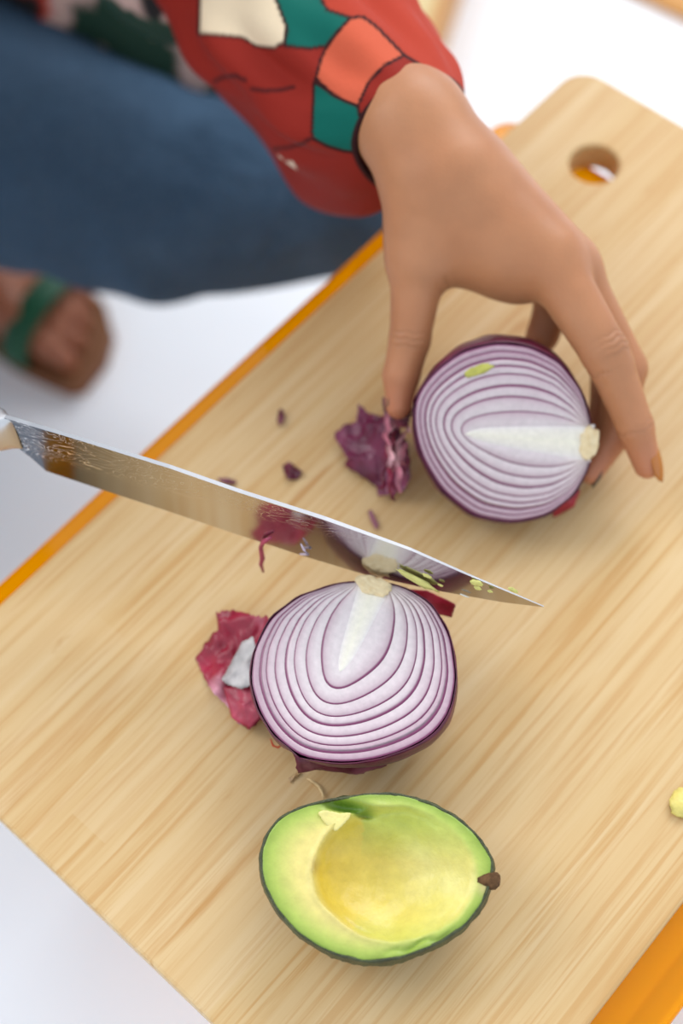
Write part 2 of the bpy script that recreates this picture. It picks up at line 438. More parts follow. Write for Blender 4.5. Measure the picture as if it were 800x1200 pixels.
    F = grid_faces(n, 5) + grid_faces(n, 5, off=off)
    pyd('core', V, F, M_ONF, T, np.array(Cc))
    # papery outer skin over the bowl, a little loose at the rim
    ra, la = PR + nrm1(PR - C) * .0008, PL + nrm1(PL - C) * .0008
    V = []; Cc = []; Mx = (ra + la) / 2; hv = (ra - la) / 2; hl = np.linalg.norm(hv, axis=1); ns = 41
    for i in range(n):
        for j, s in enumerate(np.linspace(-.015, math.pi + .015, ns)):
            p = Mx[i] + hv[i] * math.cos(s) * (1 + bulge * max(0, math.sin(s))) - N * (hl[i] * depthf * math.sin(s) + .0003)
            q = p + nrm(p - C) * (.0005 * nz(p, 130, seed))
            V.append(q); st = .5 + .5 * math.sin(j * 2.6 + 1.5 * nz(p, 40, seed))
            f = .35 * st + .5 * max(0, nz(p, 55, seed + 9))
            Cc.append(S(74, 14, 44) * (1 - f) + S(128, 36, 72) * f)
    o = pyd('skin', V, grid_faces(n, ns), M_ONS, T, np.array(Cc)); fixnormals(o)
    sm = o.modifiers.new('thickness', 'SOLIDIFY'); sm.thickness = .0004; sm.offset = -1
    # shaggy root plate
    V = []; Cc = []; na, nb = 14, 22; rr = float(np.linalg.norm(PR[3] - PL[3])) * .26; rr = .0074
    for i in range(na):
        th = math.pi * i / (na - 1)
        for j in range(nb):
            ph = 2 * math.pi * j / nb
            p = np.array([math.sin(th) * math.cos(ph), math.sin(th) * math.sin(ph), math.cos(th)])
            rad = rr * (1 + .30 * nz(p, 2.1, seed) + .12 * nz(p, 6, seed))
            q = root + ax * .0016 + rad * (ax * p[2] * .55 + sd * p[0] + N * min(p[1] * .9, .14)) 
            V.append(q); f = .5 + .5 * nz(p, 4, seed); Cc.append(S(242, 226, 190) * f + S(218, 188, 138) * (1 - f))
    o = pyd('root', V, grid_faces(na, nb, wrap_m=True), M_ROOT, T, np.array(Cc)); fixnormals(o)
    return T, C, N, PR, PL, pl
def nrm1(X): return X / np.maximum(np.linalg.norm(X, axis=1), 1e-9)[:, None]

ON1 = onion((415, 793), (.05, -.07, 1.0), (440, 683), (352, 886),
            [(470, 687), (505, 707), (527, 745), (534, 795), (526, 835), (505, 862), (470, 880), (430, 891), (390, 893)],
            [(400, 683), (350, 699), (317, 725), (298, 762), (294, 800), (305, 835), (322, 862)],
            (398, 788), .0105, [0, .25, .42, .55, .65, .76, .85, .925, 1], .98, 'halved red onion lying cut side up under the knife blade, beside the avocado', 1.3, 0, .22)
ON2 = onion((590, 503), (.47, -.45, .76), (694, 520), (486, 470),
            [(690, 490), (680, 457), (655, 424), (620, 406), (580, 402), (541, 412), (512, 433), (496, 452)],
            [(690, 545), (672, 580), (640, 604), (600, 612), (555, 604), (518, 575), (494, 535), (485, 500)],
            (543, 508), .0125, [0, .2, .38, .52, .65, .75, .84, .92, 1], .94, 'halved red onion held by the hand, its pale root turned to the index finger', 4.1, .10, .38)

# dried neck tuft and torn rim of the near onion; smear on the held one
def sheet(name, pix, zs, center, zc, mat, parent, colfn, rings=9, n=72, wav=.003, seed=0, jag=.06, thick=.00035, plane=None):
    """a torn papery scrap: outline points (pixel + height) filled by rings, crinkled"""
    pts = [A(p[0], p[1], z) if plane is None else plane(p) + np.array([0, 0, z]) for p, z in zip(pix, zs)]
    pts.append(pts[0]); pts = np.array(pts)
    d = np.r_[0, np.cumsum(np.linalg.norm(np.diff(pts, axis=0), axis=1))]; t = np.linspace(0, d[-1], n, endpoint=False)
    O = np.stack([np.interp(t, d, pts[:, k]) for k in range(3)], 1)
    c = A(*center, zc) if plane is None else plane(center) + np.array([0, 0, zc])
    V = [c]; Cc = [colfn(0, c)]
    for i in range(1, rings + 1):
        f = i / rings
        for j in range(n):
            jj = 1 + (jag * (rng.random() - .5) if i == rings else 0)
            p = c + (O[j] - c) * f * jj
            w = wav * (nz(p, 90, seed) + .5 * nz(p, 220, seed + 3)) * min(1, 1.6 * f + .2)
            p = p + np.array([0, 0, w]); p[2] = max(p[2], ZB + .0005); V.append(p); Cc.append(colfn(f, p))
    F = [(0, 1 + j, 1 + (j + 1) % n) for j in range(n)] + grid_faces(rings, n, wrap_m=True, off=1)
    o = pyd(name, V, F, mat, parent, np.array(Cc)); fixnormals(o)
    s = o.modifiers.new('thickness', 'SOLIDIFY'); s.thickness = thick; s.offset = 0
    return o
def peelcol(a, b, pale, seed, sc=70, amt=.8):
    def f(t, p):
        k = min(1, max(0, .5 + .8 * nz(p, sc, seed))); q = max(0, nz(p, sc * .8, seed + 5) - .08) * 2.6 * amt
        c = a * (1 - k) + b * k; q = min(1, q); return c * (1 - q) + pale * q
    return f
CR1, CR2, PAL = S(128, 14, 40), S(172, 36, 66), S(214, 150, 166)
PU1, PU2 = S(74, 10, 38), S(118, 28, 66)
T1 = ON1[0]
nk = sheet('neck', [(345, 872), (330, 862), (341, 880), (347, 893), (350, 905), (368, 902), (392, 905), (420, 907), (450, 898), (480, 884), (470, 880), (430, 889), (392, 892), (365, 886)],
           [ZB + h for h in (.030, .032, .028, .024, .018, .020, .021, .020, .022, .026, .030, .032, .032, .031)], (395, 897), ZB + .026, M_PEEL, T1,
           peelcol(S(66, 8, 32), S(122, 26, 62), S(190, 120, 130), 3.3, 120, .6), n=90, wav=.0022, jag=.10, seed=3)
nk['label'] = 'dark torn dry neck of the onion'
sheet('skin_flap', [(478, 690), (500, 692), (534, 708), (529, 724), (505, 716), (492, 708)], [ZB + h for h in (.033, .033, .031, .024, .027, .030)], (508, 706), ZB + .030,
      M_PEEL, T1, peelcol(S(116, 4, 24), S(150, 14, 36), S(170, 60, 70), 8, 90, .3), n=48, wav=.001, jag=.03)
T2 = ON2[0]
sheet('skin_flap', [(646, 594), (670, 568), (680, 574), (672, 594), (648, 607)], [ZB + h for h in (.008, .012, .011, .006, .002)], (664, 588), ZB + .009,
      M_PEEL, T2, peelcol(S(140, 4, 24), S(176, 14, 36), S(190, 60, 70), 8, 90, .2), n=40, wav=.0008, jag=.03)

# loose peel beside the near onion
pe = empty('onion_peel', A(270, 785, ZB)); tag(pe, 'crimson papery onion peel with a silvery patch, leaning on the onion by the avocado', 'onion peel')
sheet('peel_sheet', [(253, 716), (275, 714), (297, 721), (313, 722), (318, 745), (312, 790), (306, 840), (293, 856), (276, 844), (262, 824), (249, 812), (240, 795), (229, 771), (243, 752), (256, 737)],
      [ZB + h for h in (.012, .010, .013, .016, .018, .014, .010, .005, .003, .002, .004, .002, .001, .003, .008)], (278, 785), ZB + .006,
      M_PEEL, pe, peelcol(CR1, CR2, PAL, 2.2, 75, .8), rings=16, n=120, wav=.004, jag=.05, seed=2)
sheet('silver_lining', [(284, 752), (296, 746), (304, 770), (298, 800), (284, 809), (266, 803), (259, 797), (272, 774)], [ZB + h for h in (.016, .019, .019, .016, .012, .010, .010, .013)],
      (281, 783), ZB + .0145, M_PEEL, pe, peelcol(S(176, 168, 168), S(206, 200, 198), S(120, 112, 116), 1.2, 160, 1.0), rings=8, n=60, wav=.0022, jag=.05, seed=6)['label'] = 'silvery grey inner lining of the peel'
sheet('folded_edge', [(262, 806), (285, 802), (306, 812), (308, 838), (293, 855), (272, 842)], [ZB + h for h in (.007, .011, .013, .010, .006, .005)], (285, 826), ZB + .011,
      M_PEEL, pe, peelcol(S(160, 24, 56), S(190, 74, 96), S(222, 176, 186), 5.2, 90, 1.0), rings=8, n=60, wav=.0024, jag=.04, seed=9)

# crumpled peel at the held onion
pe2 = empty('onion_peel', A(440, 530, ZB)); tag(pe2, 'crumpled dark purple onion peel by the thumb of the hand', 'onion peel')
sheet('peel_sheet', [(420, 476), (438, 484), (462, 490), (478, 520), (481, 560), (472, 580), (442, 582), (445, 568), (418, 556), (403, 545), (408, 541), (391, 511), (402, 499), (417, 495)],
      [ZB + h for h in (.014, .018, .022, .022, .014, .005, .003, .006, .003, .003, .006, .006, .009, .010)], (438, 530), ZB + .012,
      M_PEEL, pe2, peelcol(S(84, 14, 46), S(128, 40, 80), S(176, 120, 146), 7.2, 60, .7), rings=14, n=110, wav=.005, jag=.05, seed=12)
for i in range(15):                  # torn shreds standing up from the crumple
    x0, y0 = 447 + 30 * rng.random(), 468 + 90 * rng.random(); z0 = ZB + .021 + .010 * rng.random()
    L = [(x0 + 8 * (rng.random() - .5) + (-1) ** k * 4, y0 + k * (8 + 4 * rng.random())) for k in range(5)]
    pts = [A(x, y, z0 + .004 * math.sin(k * 1.7 + i)) for k, (x, y) in enumerate(L)]
    V = []; Cc = []
    cc = [S(140, 20, 60), S(214, 160, 166), S(92, 10, 42), S(196, 120, 136)][i % 4]
    for k, p in enumerate(pts):
        w = .0013 * math.sin(math.pi * (k + .6) / 5.2)
        for s in (-1, 0, 1): V.append(p + np.array([w * s * .75, w * s * .66, .0014 * (s * s) * (1 if i % 2 else -1)])); Cc.append(cc * (.85 + .3 * rng.random()))
    o = pyd('shred', V, grid_faces(5, 3), M_PEEL, pe2, np.array(Cc)); s = o.modifiers.new('thickness', 'SOLIDIFY'); s.thickness = .0004
    s2 = o.modifiers.new('round', 'SUBSURF'); s2.levels = s2.render_levels = 2
sheet('peel_tuft', [(448, 468), (462, 463), (478, 466), (484, 480), (480, 500), (462, 505), (450, 492)], [ZB + h for h in (.026, .030, .032, .030, .024, .022, .022)], (466, 482), ZB + .026,
      M_PEEL, pe2, peelcol(S(62, 6, 30), S(110, 14, 46), S(170, 90, 110), 4.2, 200, .6), rings=9, n=80, wav=.006, jag=.22, seed=15)

# crumbs of peel on the board
def scrap(name, pix, h, colf, label, cat, group=None, wav=.0012, mat=M_PEEL, seed=0, thick=.0005):
    c = np.mean(np.array(pix, float), axis=0)
    o = sheet(name, pix, [ZB + .0007 + h * (i % 2) for i in range(len(pix))], c, ZB + .001 + h * .6, mat, None, colf, rings=5, n=36, wav=wav, jag=.08, seed=seed, thick=thick)
    return tag(o, label, cat, group)
dk = peelcol(S(78, 10, 38), S(110, 24, 52), PAL, 3, 200, .2)
scrap('peel_scrap', [(327, 481), (331, 480), (334, 492), (328, 499), (325, 494)], .002, dk, 'narrow upright purple peel scrap, farthest from the onions towards the orange table edge', 'onion peel')
scrap('peel_scrap', [(331, 546), (338, 541), (346, 547), (354, 552), (350, 561), (337, 561), (333, 554)], .003, dk, 'largest loose crumb of dark red peel on the bare board beside the crumpled peel', 'onion peel', wav=.002)
scrap('peel_scrap', [(254, 562), (266, 561), (277, 564), (276, 567), (263, 568)], .001, dk, 'thin flat purple peel sliver lying just behind the knife spine', 'onion peel')
scrap('peel_scrap', [(431, 600), (435, 598), (444, 616), (441, 621), (436, 614)], .001, peelcol(S(122, 62, 82), S(150, 90, 104), PAL, 3, 200, .2), 'small faded mauve peel shred on the board behind the blade', 'onion peel')
scrap('root_scrap', [(338, 912), (345, 908), (350, 903), (352, 905), (346, 912), (340, 916)], .001, lambda t, p: S(176, 140, 96), 'tiny brown dry root bit between neck of onion and avocado', 'onion bit')
tag(tube('onion_fibre', [A(x, y, ZB + .0012 + .001 * math.sin(x)) for x, y in ((360, 912), (367, 916), (374, 922), (378, 930), (379, 937))], [.0004, .0006, .0007, .0006, .0003], M_ROOT, None, 6, colr=S(220, 190, 140)),
    'pale curled onion fibre on the board beside the avocado rim', 'onion bit')
tag(tube('onion_fibre', [A(x, y, ZB + .006 + .0005 * k) for k, (x, y) in enumerate(((317, 866), (320, 874), (326, 876), (331, 872), (328, 868)))], [.0003, .0005, .0005, .0004, .0002], M_ROOT, None, 6, colr=S(190, 66, 40)),
    'thin reddish curled thread at the neck of the onion', 'onion bit')

# ------------------------------------------------------------------ avocado half
def avocado():
    N = nrm((.06, -.08, 1.0)); z = ZB + .035
    pix = [(304, 1005), (311, 977), (330, 955), (360, 942), (400, 934), (440, 929), (470, 930), (505, 940), (540, 960), (565, 985), (579, 1010), (575, 1031), (567, 1056), (545, 1085), (515, 1105), (470, 1123), (430, 1128), (390, 1118), (350, 1095), (323, 1065), (308, 1035)]
    n, m = 120, 52
    for _ in range(4):
        C = A(440, 1029, z); pl = lambda q: onplane(q[0], q[1], C, N)
        O = np.array([pl(q) for q in pix + pix[:1]]); d = np.r_[0, np.cumsum(np.linalg.norm(np.diff(O, axis=0), axis=1))]
        t = np.linspace(0, d[-1], n, endpoint=False); O = np.stack([np.interp(t, d, O[:, k]) for k in range(3)], 1)
        for _k in range(3): O = .25 * np.roll(O, 1, 0) + .5 * O + .25 * np.roll(O, -1, 0)
        al = np.linspace(0, math.pi / 2, 26)
        def bowl(k):
            V = []
            for i in range(n):
                for a in al: V.append(C + (O[i] - C) * (k * math.cos(a) ** .9 * (1 + .16 * math.sin(a))) - N * (.034 * k * math.sin(a)))
            return np.array(V)
        B = bowl(1.0); z += ZB + .0012 - B[:, 2].min()
    Lp, Rp = pl((304, 1008)), pl((577, 1031)); a = np.linalg.norm(Rp - Lp) / 2; e1 = nrm(Rp - Lp); e2 = np.cross(N, e1)   # e2: away from the viewer
    T = tag(empty('avocado_half', C), 'halved avocado with the stone taken out, dark skin and brown stem', 'avocado')
    V = []; Cc = []
    G, GL, Y1, Y2, CRM = S(126, 154, 54), S(170, 186, 86), S(214, 202, 110), S(214, 182, 62), S(222, 205, 124)
    for i in range(m):
        f = (i / (m - 1)) ** .8
        for j in range(n):
            p = C + (O[j] - C) * f * .994; rel = p - C; u = float(rel @ e1) / a; v = float(rel @ e2) / a
            w1 = .035 * nz(p, 70, 2) + .02 * nz(p, 170, 5)
            du = (u - .17) / (.70 if u < .17 else .70); dv = (v - .045) / ((.60 if v > .045 else .56) - .10 * max(0, u - .2)); e = math.hypot(du, dv) + w1
            side = max(0, min(1, (-du + .55) / 1.1)); dep = 0
            if e < 1: dep = .0165 * ((1 - e * e) ** (.55 * side + 1.25 * (1 - side))) * (1 - .25 * max(0, u))
            hgt = -dep + .0005 * nz(p, 160, 8) + .0006 * nz(p, 60, 1) + (.0011 * nz(p, 110, 6) + .0008 * abs(nz(p, 75, 9)) if e < .9 else 0)
            ed = 1 - f
            # strip of flesh torn away at the top-left rim
            tu, tv = (u + .27) / .20, (v - .585 + .10 * (u + .27)) / .05
            torn = math.exp(-(tu ** 4 + tv ** 4))
            # a furrow at the lower right
            fu, fv = (u - .42) / .30, (v + .50 - .40 * (u - .42) + .02 * math.sin(u * 25)) / .022
            fur = math.exp(-(fu ** 4 + fv ** 2))
            hgt -= .0055 * torn + .0014 * fur
            edge = math.exp(-((e - 1) / .06) ** 2); hgt += .0010 * edge * side
            c = G * max(0, 1 - ed / .10) + GL * (1 - max(0, 1 - ed / .10))
            k = min(1, max(0, (ed - .10) / .22)); c = c * (1 - k) + CRM * k
            if e < 1.03:
                q = min(1, (1.03 - e) / .10); warm = max(0, min(1, .5 - u)) ; cav = Y2 * warm + Y1 * (1 - warm)
                cav = cav * (1 - .35 * max(0, nz(p, 45, 4))) + S(240, 234, 190) * (.35 * max(0, nz(p, 45, 4)))
                grn = max(0, min(1, ((v if v > 0 else -.8 * v) - .20) / .30)) * (1 if u > -.15 else .3); cav = cav * (1 - .8 * grn) + S(176, 192, 86) * .8 * grn
                c = c * (1 - q) + cav * q
            # faint warm mark where the stone sat
            mk = math.exp(-(((u + .53) / .03) ** 2 + ((v - .06) / .07) ** 2)); c = c * (1 - .5 * mk) + S(168, 128, 60) * .5 * mk
            stm = math.exp(-(((u - .93) / .07) ** 2 + (v / .06) ** 2)); c = c * (1 - .7 * stm) + S(206, 180, 132) * .7 * stm
            c = c * (1 - .9 * torn) + S(84, 128, 24) * .9 * torn; c = c * (1 - .45 * fur) + S(126, 160, 46) * .45 * fur
            if i == m - 1: hgt -= .0006
            V.append(p + N * hgt); Cc.append(c)
    F = grid_faces(m, n, wrap_m=True)
    off = len(V); Bf = bowl(.985) - N * .0008
    V += list(Bf); Cc += [S(120, 160, 60)] * len(Bf); F += grid_faces(n, len(al), wrap_n=True, off=off)
    pyd('flesh', V, F, M_AVF, T, np.array(Cc))
    # leathery skin
    V = []
    for i in range(n):
        for k, aa in enumerate(al):
            p = C + (O[i] - C) * (math.cos(aa) ** .9 * (1 + .16 * math.sin(aa))) - N * (.034 * math.sin(aa)); d = nrm(p - (C - N * .004))
            V.append(p + d * ((.0003 + .0012 * abs(nz(p, 190, 2)) + .0004 * nz(p, 420, 7)) * (.35 if k < 2 else 1)) + (N * .0004 * nz(p, 240, 3) if k == 0 else 0))
    o = pyd('skin', V, grid_faces(n, len(al), wrap_n=True), M_AVS, T); fixnormals(o); s = o.modifiers.new('thickness', 'SOLIDIFY'); s.thickness = .0010; s.offset = -1
    # stem
    base = pl((566, 1031)) - N * .001; tip = pl((580, 1031)) - N * .002
    dd = tip - base; V = []; ra = [.0010, .0020, .0029, .0034, .0032, .0022, .0005]; tt = [-.5, 0, .35, .75, 1.1, 1.35, 1.42]
    s1 = e2; s2 = np.cross(nrm(dd), s1)
    for r_, t_ in zip(ra, tt):
        for j in range(14):
            w = 2 * math.pi * j / 14; rr = r_ * (1 + .10 * math.sin(3 * w + t_ * 5) * rng.random()); V.append(base + dd * t_ + rr * (s1 * math.cos(w) + s2 * math.sin(w)))
    F = grid_faces(7, 14, wrap_m=True) + [tuple(range(6 * 14, 7 * 14)), tuple(range(14))[::-1]]
    o = pyd('stem', V, F, M_STEM, T); fixnormals(o)
    # the torn lip of flesh beside the gap
    Vf = []; q = [(372, 953), (380, 950), (398, 954), (412, 953), (407, 962), (394, 974), (382, 966)]
    sheet('flesh_flap', q, [.0004, .0010, .0008, .0008, .0002, -.0006, -.0002], (393, 960), .0004, M_AVF, T, lambda t, p: S(230, 216, 138), rings=5, n=40, wav=.0006, jag=.12, thick=.0012, plane=pl, seed=4)
    return T
avocado()
def bump_crumb(name, c, r, axis, colr, label, cat, group=None, flat=.5, seed=0, mat=M_SHAV, up=(0, 0, 1)):
    """a small irregular lump lying on a surface: axis = its long direction with length"""
    V = []; na, nb = 9, 14; ax = np.asarray(axis, float); L = np.linalg.norm(ax); ax = ax / L; up = nrm(up); sd = nrm(np.cross(up, ax))
    for i in range(na):
        th = math.pi * i / (na - 1)
        for j in range(nb):
            ph = 2 * math.pi * j / nb; p = np.array([math.cos(th), math.sin(th) * math.cos(ph), math.sin(th) * math.sin(ph)])
            k = 1 + .45 * nz(p, 1.9, seed) + .28 * nz(p, 4.5, seed)
            V.append(np.asarray(c) + k * (ax * p[0] * L / 2 + sd * p[1] * r + up * (max(p[2], -.2) + .2) * r * flat))
    o = pyd(name, V, grid_faces(na, nb, wrap_m=True), mat, None, np.array([colr] * len(V)) * (.9 + .2 * rng.random((len(V), 1)))); fixnormals(o)
    return tag(o, label, cat, group)
p0, p1 = A(800, 925, ZB + .001), A(797, 953, ZB + .001)
bump_crumb('avocado_chunk', (p0 + p1) / 2 + np.array([.0015, 0, 0]), .0065, (p1 - p0) * 1.25, S(222, 204, 112), 'chunk of yellow avocado flesh lying alone on the bare board', 'avocado bit', flat=.45, seed=3)
Cn, Nn = ON2[1], ON2[2]
bump_crumb('avocado_smear', onplane(560, 434, Cn, Nn) + Nn * .0002, .0022, onplane(577, 430, Cn, Nn) - onplane(546, 440, Cn, Nn), S(186, 182, 84), 'green-yellow avocado smear on the cut face of the held onion', 'avocado bit', flat=.15, seed=16, up=Nn)

# ------------------------------------------------------------------ chef's knife
HK = .056
tipP, heelP = A(637, 711, ZB + HK), A(54, 552, ZB + HK)
kx = nrm(tipP - heelP); ky = nrm(np.cross([0, 0, 1], kx)); kz = np.cross(kx, ky)
sgn_ = 1.0 if ky @ (CAM - heelP) > 0 else -1.0
TILT = math.radians(3)
ky = sgn_ * nrm(math.cos(TILT) * sgn_ * ky + math.sin(TILT) * np.cross(kx, ky) * 1.0)
kz = np.cross(kx, ky); ky_face = sgn_ * ky
def kn(px, py):
    P = onplane(px, py, heelP, ky) - heelP; return P @ kx, P @ kz
low = [(6, 520), (20, 524), (36, 536), (54, 552), (120, 574), (200, 600), (280, 627), (360, 653), (430, 674), (511, 692), (590, 706), (637, 711.5)]
upp = [(6, 488), (20, 492), (36, 497), (54, 502), (100, 516), (200, 547), (280, 575), (380, 607), (480, 643), (555, 676), (600, 695), (637, 710.5)]
kl = np.array([kn(*q) for q in low]); ku = np.array([kn(*q) for q in upp])
KM = Matrix([[kx[0], ky[0], kz[0], heelP[0]], [kx[1], ky[1], kz[1], heelP[1]], [kx[2], ky[2], kz[2], heelP[2]], [0, 0, 0, 1]])
knife = empty('kitchen_knife', (0, 0, 0)); knife.matrix_world = KM
tag(knife, 'long kitchen knife with wavy patterned steel blade held above the onion', 'knife')
def kobj(name, V, F, mat, smooth=False):
    o = pyd(name, V, F, mat, None, smooth=smooth); o.parent = knife; fixnormals(o); return o
xs = np.concatenate([np.linspace(max(kl[0, 0], ku[0, 0]), kl[3, 0], 8)[:-1], np.linspace(kl[3, 0], min(kl[-1, 0], ku[-1, 0]), 44)])
V = []
for x in xs:
    zl = np.interp(x, kl[:, 0], kl[:, 1]); zu = max(np.interp(x, ku[:, 0], ku[:, 1]), zl + .0003)
    th = .0009 * min(1, .25 + (xs[-1] - x) / .12)
    for f, w in ((0, .00004), (.25, .25), (.99, .98), (1, .95)):
        V.append((x, w * th, zl + (zu - zl) * f))
    for f, w in ((1, .95), (.99, .98), (.25, .25), (0, .00004)):
        V.append((x, -w * th, zl + (zu - zl) * f))
F = grid_faces(len(xs), 8, wrap_m=True) + [tuple(range(8)), tuple(range((len(xs) - 1) * 8, len(xs) * 8))]
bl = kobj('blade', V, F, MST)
M_BOL = m_plain('polished_steel', S(205, 205, 208), .38, .5, 1.0)
bl.data.materials.append(m_plain('spine_steel', S(176, 176, 180), .3, .5, 1.0))
for p_ in bl.data.polygons:
    if abs(p_.normal.z) > .5: p_.material_index = 1
M_BOL = m_plain('polished_steel', S(205, 205, 208), .38, .5, 1.0)
xb = xs[0]; zm = float(np.interp(xb, kl[:, 0], kl[:, 1]) + np.interp(xb, ku[:, 0], ku[:, 1])) / 2; hz_ = float(np.interp(xb, ku[:, 0], ku[:, 1]) - np.interp(xb, kl[:, 0], kl[:, 1])) / 2
def loft(name, rows, mat, seg=20, smooth=True):
    V = []
    for x, zc, hy, hz in rows:
        for k in range(seg):
            w = 2 * math.pi * k / seg; c, s = math.cos(w), math.sin(w)
            V.append((x, hy * math.copysign(abs(c) ** .75, c), zc + hz * math.copysign(abs(s) ** .75, s)))
    F = grid_faces(len(rows), seg, wrap_m=True) + [tuple(range(seg)), tuple(range((len(rows) - 1) * seg, len(rows) * seg))]
    return kobj(name, V, F, mat, smooth)
loft('bolster', [(xb + .003, zm, .0012, hz_ * .98), (xb, zm, .003, hz_), (xb - .004, zm - .0005, .0065, hz_ * .98), (xb - .010, zm - .001, .0085, hz_ * .95), (xb - .018, zm - .001, .009, hz_ * .96)], M_BOL)
hnd = loft('handle', [(xb - .018, zm - .001, .0088, hz_ * .94), (xb - .04, zm - .002, .0105, .0125), (xb - .075, zm - .003, .0115, .0138), (xb - .105, zm - .004, .0105, .0128), (xb - .125, zm - .006, .0115, .0145), (xb - .132, zm - .007, .008, .011)], M_HANDLE)
for xr in (.045, .095):
    rv = loft('rivet', [(xb - xr + .003 * c_, zm - .003, .0122 * 1.0, .0028 * s_ + .0003) for c_, s_ in ((-1, 0), (-.7, .7), (0, 1), (.7, .7), (1, 0))], M_BOL, seg=12); rv.parent = hnd
# avocado and onion left sticking to the blade
def onblade(px, py): return onplane(px, py, heelP + ky_face * .0011, ky)
crumbs = [(468, 668, 512, 692, .0024, 'largest green-yellow avocado streak stuck to the knife blade'), (496, 672, 505, 677, .0013, 'small avocado crumb on the blade just above the long avocado streak'),
          (551, 681, 566, 684, .0021, 'second largest pale avocado crumb on the narrow end of the blade'), (556, 686, 563, 691, .0015, 'avocado crumb on the blade touching the second largest crumb from below'),
          (571, 691, 577, 694, .001, 'tiny avocado dot on the blade between two larger crumbs near the tip'), (596, 688, 606, 694, .0013, 'pale avocado crumb on the blade spine closest to the knife tip'),
          (513, 684, 519, 687, .0008, 'tiny avocado dot on the blade beside the end of the long streak'), (539, 696, 549, 700, .0006, 'thin whitish fleck along the cutting edge of the blade')]
for i, (xa, ya, xb_, yb, r_, lab_) in enumerate(crumbs):
    a_, b_ = onblade(xa, ya), onblade(xb_, yb)
    bump_crumb('avocado_bit', (a_ + b_) / 2, r_, (b_ - a_), S(222, 216, 128) if i < 7 else S(230, 230, 220), lab_, 'avocado bit', 'avocado crumbs on the knife blade', flat=.4, seed=i, up=ky_face)
pts = [onblade(x, y) + ky_face * .0006 for x, y in ((318, 628), (309, 633), (306, 640), (308, 652), (306, 660), (309, 669))]
tag(tube('onion_shred', pts, [.0006, .0011, .0010, .0012, .0009, .0005], M_PEEL, None, 7, colr=S(176, 62, 92)), 'thin pink onion shred dangling from the edge of the knife', 'onion bit')
pts = [onblade(x, y) + ky_face * .0006 for x, y in ((353, 636), (357, 643), (361, 648), (352, 648))]
tag(tube('onion_shred', pts, [.0003, .0006, .0007, .0004], M_PEEL, None, 6, colr=S(214, 196, 214)), 'short whitish onion shred stuck flat on the knife blade', 'onion bit')

# ------------------------------------------------------------------ person
person = tag(empty('person', (-.85, .25, 0)), 'seated person in blue jeans and colourful printed shirt holding onion and knife', 'person')
d0 = float((CAM - ON2[1]) @ R[:, 2])
def C3(px, py, dd): return D(px, py, d0 + dd / 100.0)
cm = .01
# --- left hand (thumb towards the viewer's left) and forearm
WR = C3(522, 205, .2); W1 = C3(484, 148, .6); ELB = np.array([-.50, .435, .475])
palm = [(ELB, W1, 2.5, 2.25), (W1, WR, 2.25, 2.35),
        (C3(520, 215, .4), C3(640, 300, -.2), 2.1, 1.45), (C3(545, 210, .8), C3(668, 312, .9), 1.9, 1.25), (C3(550, 215, 1.8), C3(672, 325, 2.4), 1.8, 1.15), (C3(540, 225, 2.4), C3(655, 335, 3.9), 1.6, 1.05),
        (C3(500, 225, .6), C3(492, 300, .9), 1.75, 1.45), (C3(505, 285, 1.2), C3(605, 315, 1.0), 1.5, 1.25), (C3(560, 260, .8), C3(600, 300, .6), 2.0, 1.7)]
thumb = [(C3(498, 270, .8), C3(490, 315, 1.0), 1.55, 1.22), (C3(490, 315, 1.0), C3(480, 398, 1.4), 1.20, .90), (C3(480, 398, 1.4), C3(470, 440, 1.7), .92, .82), (C3(470, 440, 1.7), C3(467, 476, 1.8), .82, .58)]
index = [(C3(640, 300, -.2), C3(708, 412, -.6), 1.30, 1.02), (C3(708, 412, -.6), C3(716, 428, -.5), 1.03, .98), (C3(716, 428, -.5), C3(744, 500, .2), .96, .80), (C3(744, 500, .2), C3(758, 545, .9), .80, .60)]
middle = [(C3(668, 312, .9), C3(733, 432, 1.6), 1.15, .95), (C3(733, 432, 1.6), C3(722, 505, 2.4), .93, .82), (C3(722, 505, 2.4), C3(692, 553, 2.4), .80, .55)]
ring = [(C3(672, 325, 2.4), C3(714, 418, 3.6), 1.05, .9), (C3(714, 418, 3.6), C3(709, 482, 3.4), .86, .72), (C3(709, 482, 3.4), C3(698, 522, 3.0), .70, .5)]
little = [(C3(655, 335, 3.9), C3(636, 392, 4.6), .95, .75), (C3(636, 392, 4.6), C3(626, 412, 5.0), .74, .66), (C3(626, 412, 5.0), C3(612, 428, 5.1), .62, .48)]
def hand_fn(palm, fingers, kp=1.3, kf=.55):
    def fn(P):
        d = None
        for a, b, ra, rb in palm:
            q = cone_sdf(P, a, b, ra * cm, rb * cm); d = q if d is None else smin(d, q, kp * cm)
        out = d
        for fg in fingers:
            e = None
            for a, b, ra, rb in fg:
                q = cone_sdf(P, a, b, ra * cm, rb * cm); e = q if e is None else smin(e, q, .18 * cm)
            out = np.minimum(out, smin(e, d, kf * cm))
        return out
    return fn
def bounds(*groups):
    P = np.array([p for g in groups for s in g for p in s[:2]]); r = max(s[2] for g in groups for s in g) * cm
    return P.min(0) - r - .004, P.max(0) + r + .004
body_V, body_F, body_C, body_W = [], [], [], []
def add_body(V, F, colr, crease=None):
    off = sum(len(v) for v in body_V); body_V.append(V); body_F.append(F + off); body_C.append(colr); body_W.append(np.zeros(len(V)) if crease is None else crease)
SK, SKL, SKP = S(176, 117, 79), S(190, 132, 93), S(188, 116, 88)
lo, hi = bounds(palm[1:], thumb, index, middle, ring, little)
V, F = surface_net(hand_fn(palm, [thumb, index, middle, ring, little], 1.25, .6), lo, hi, .00125)
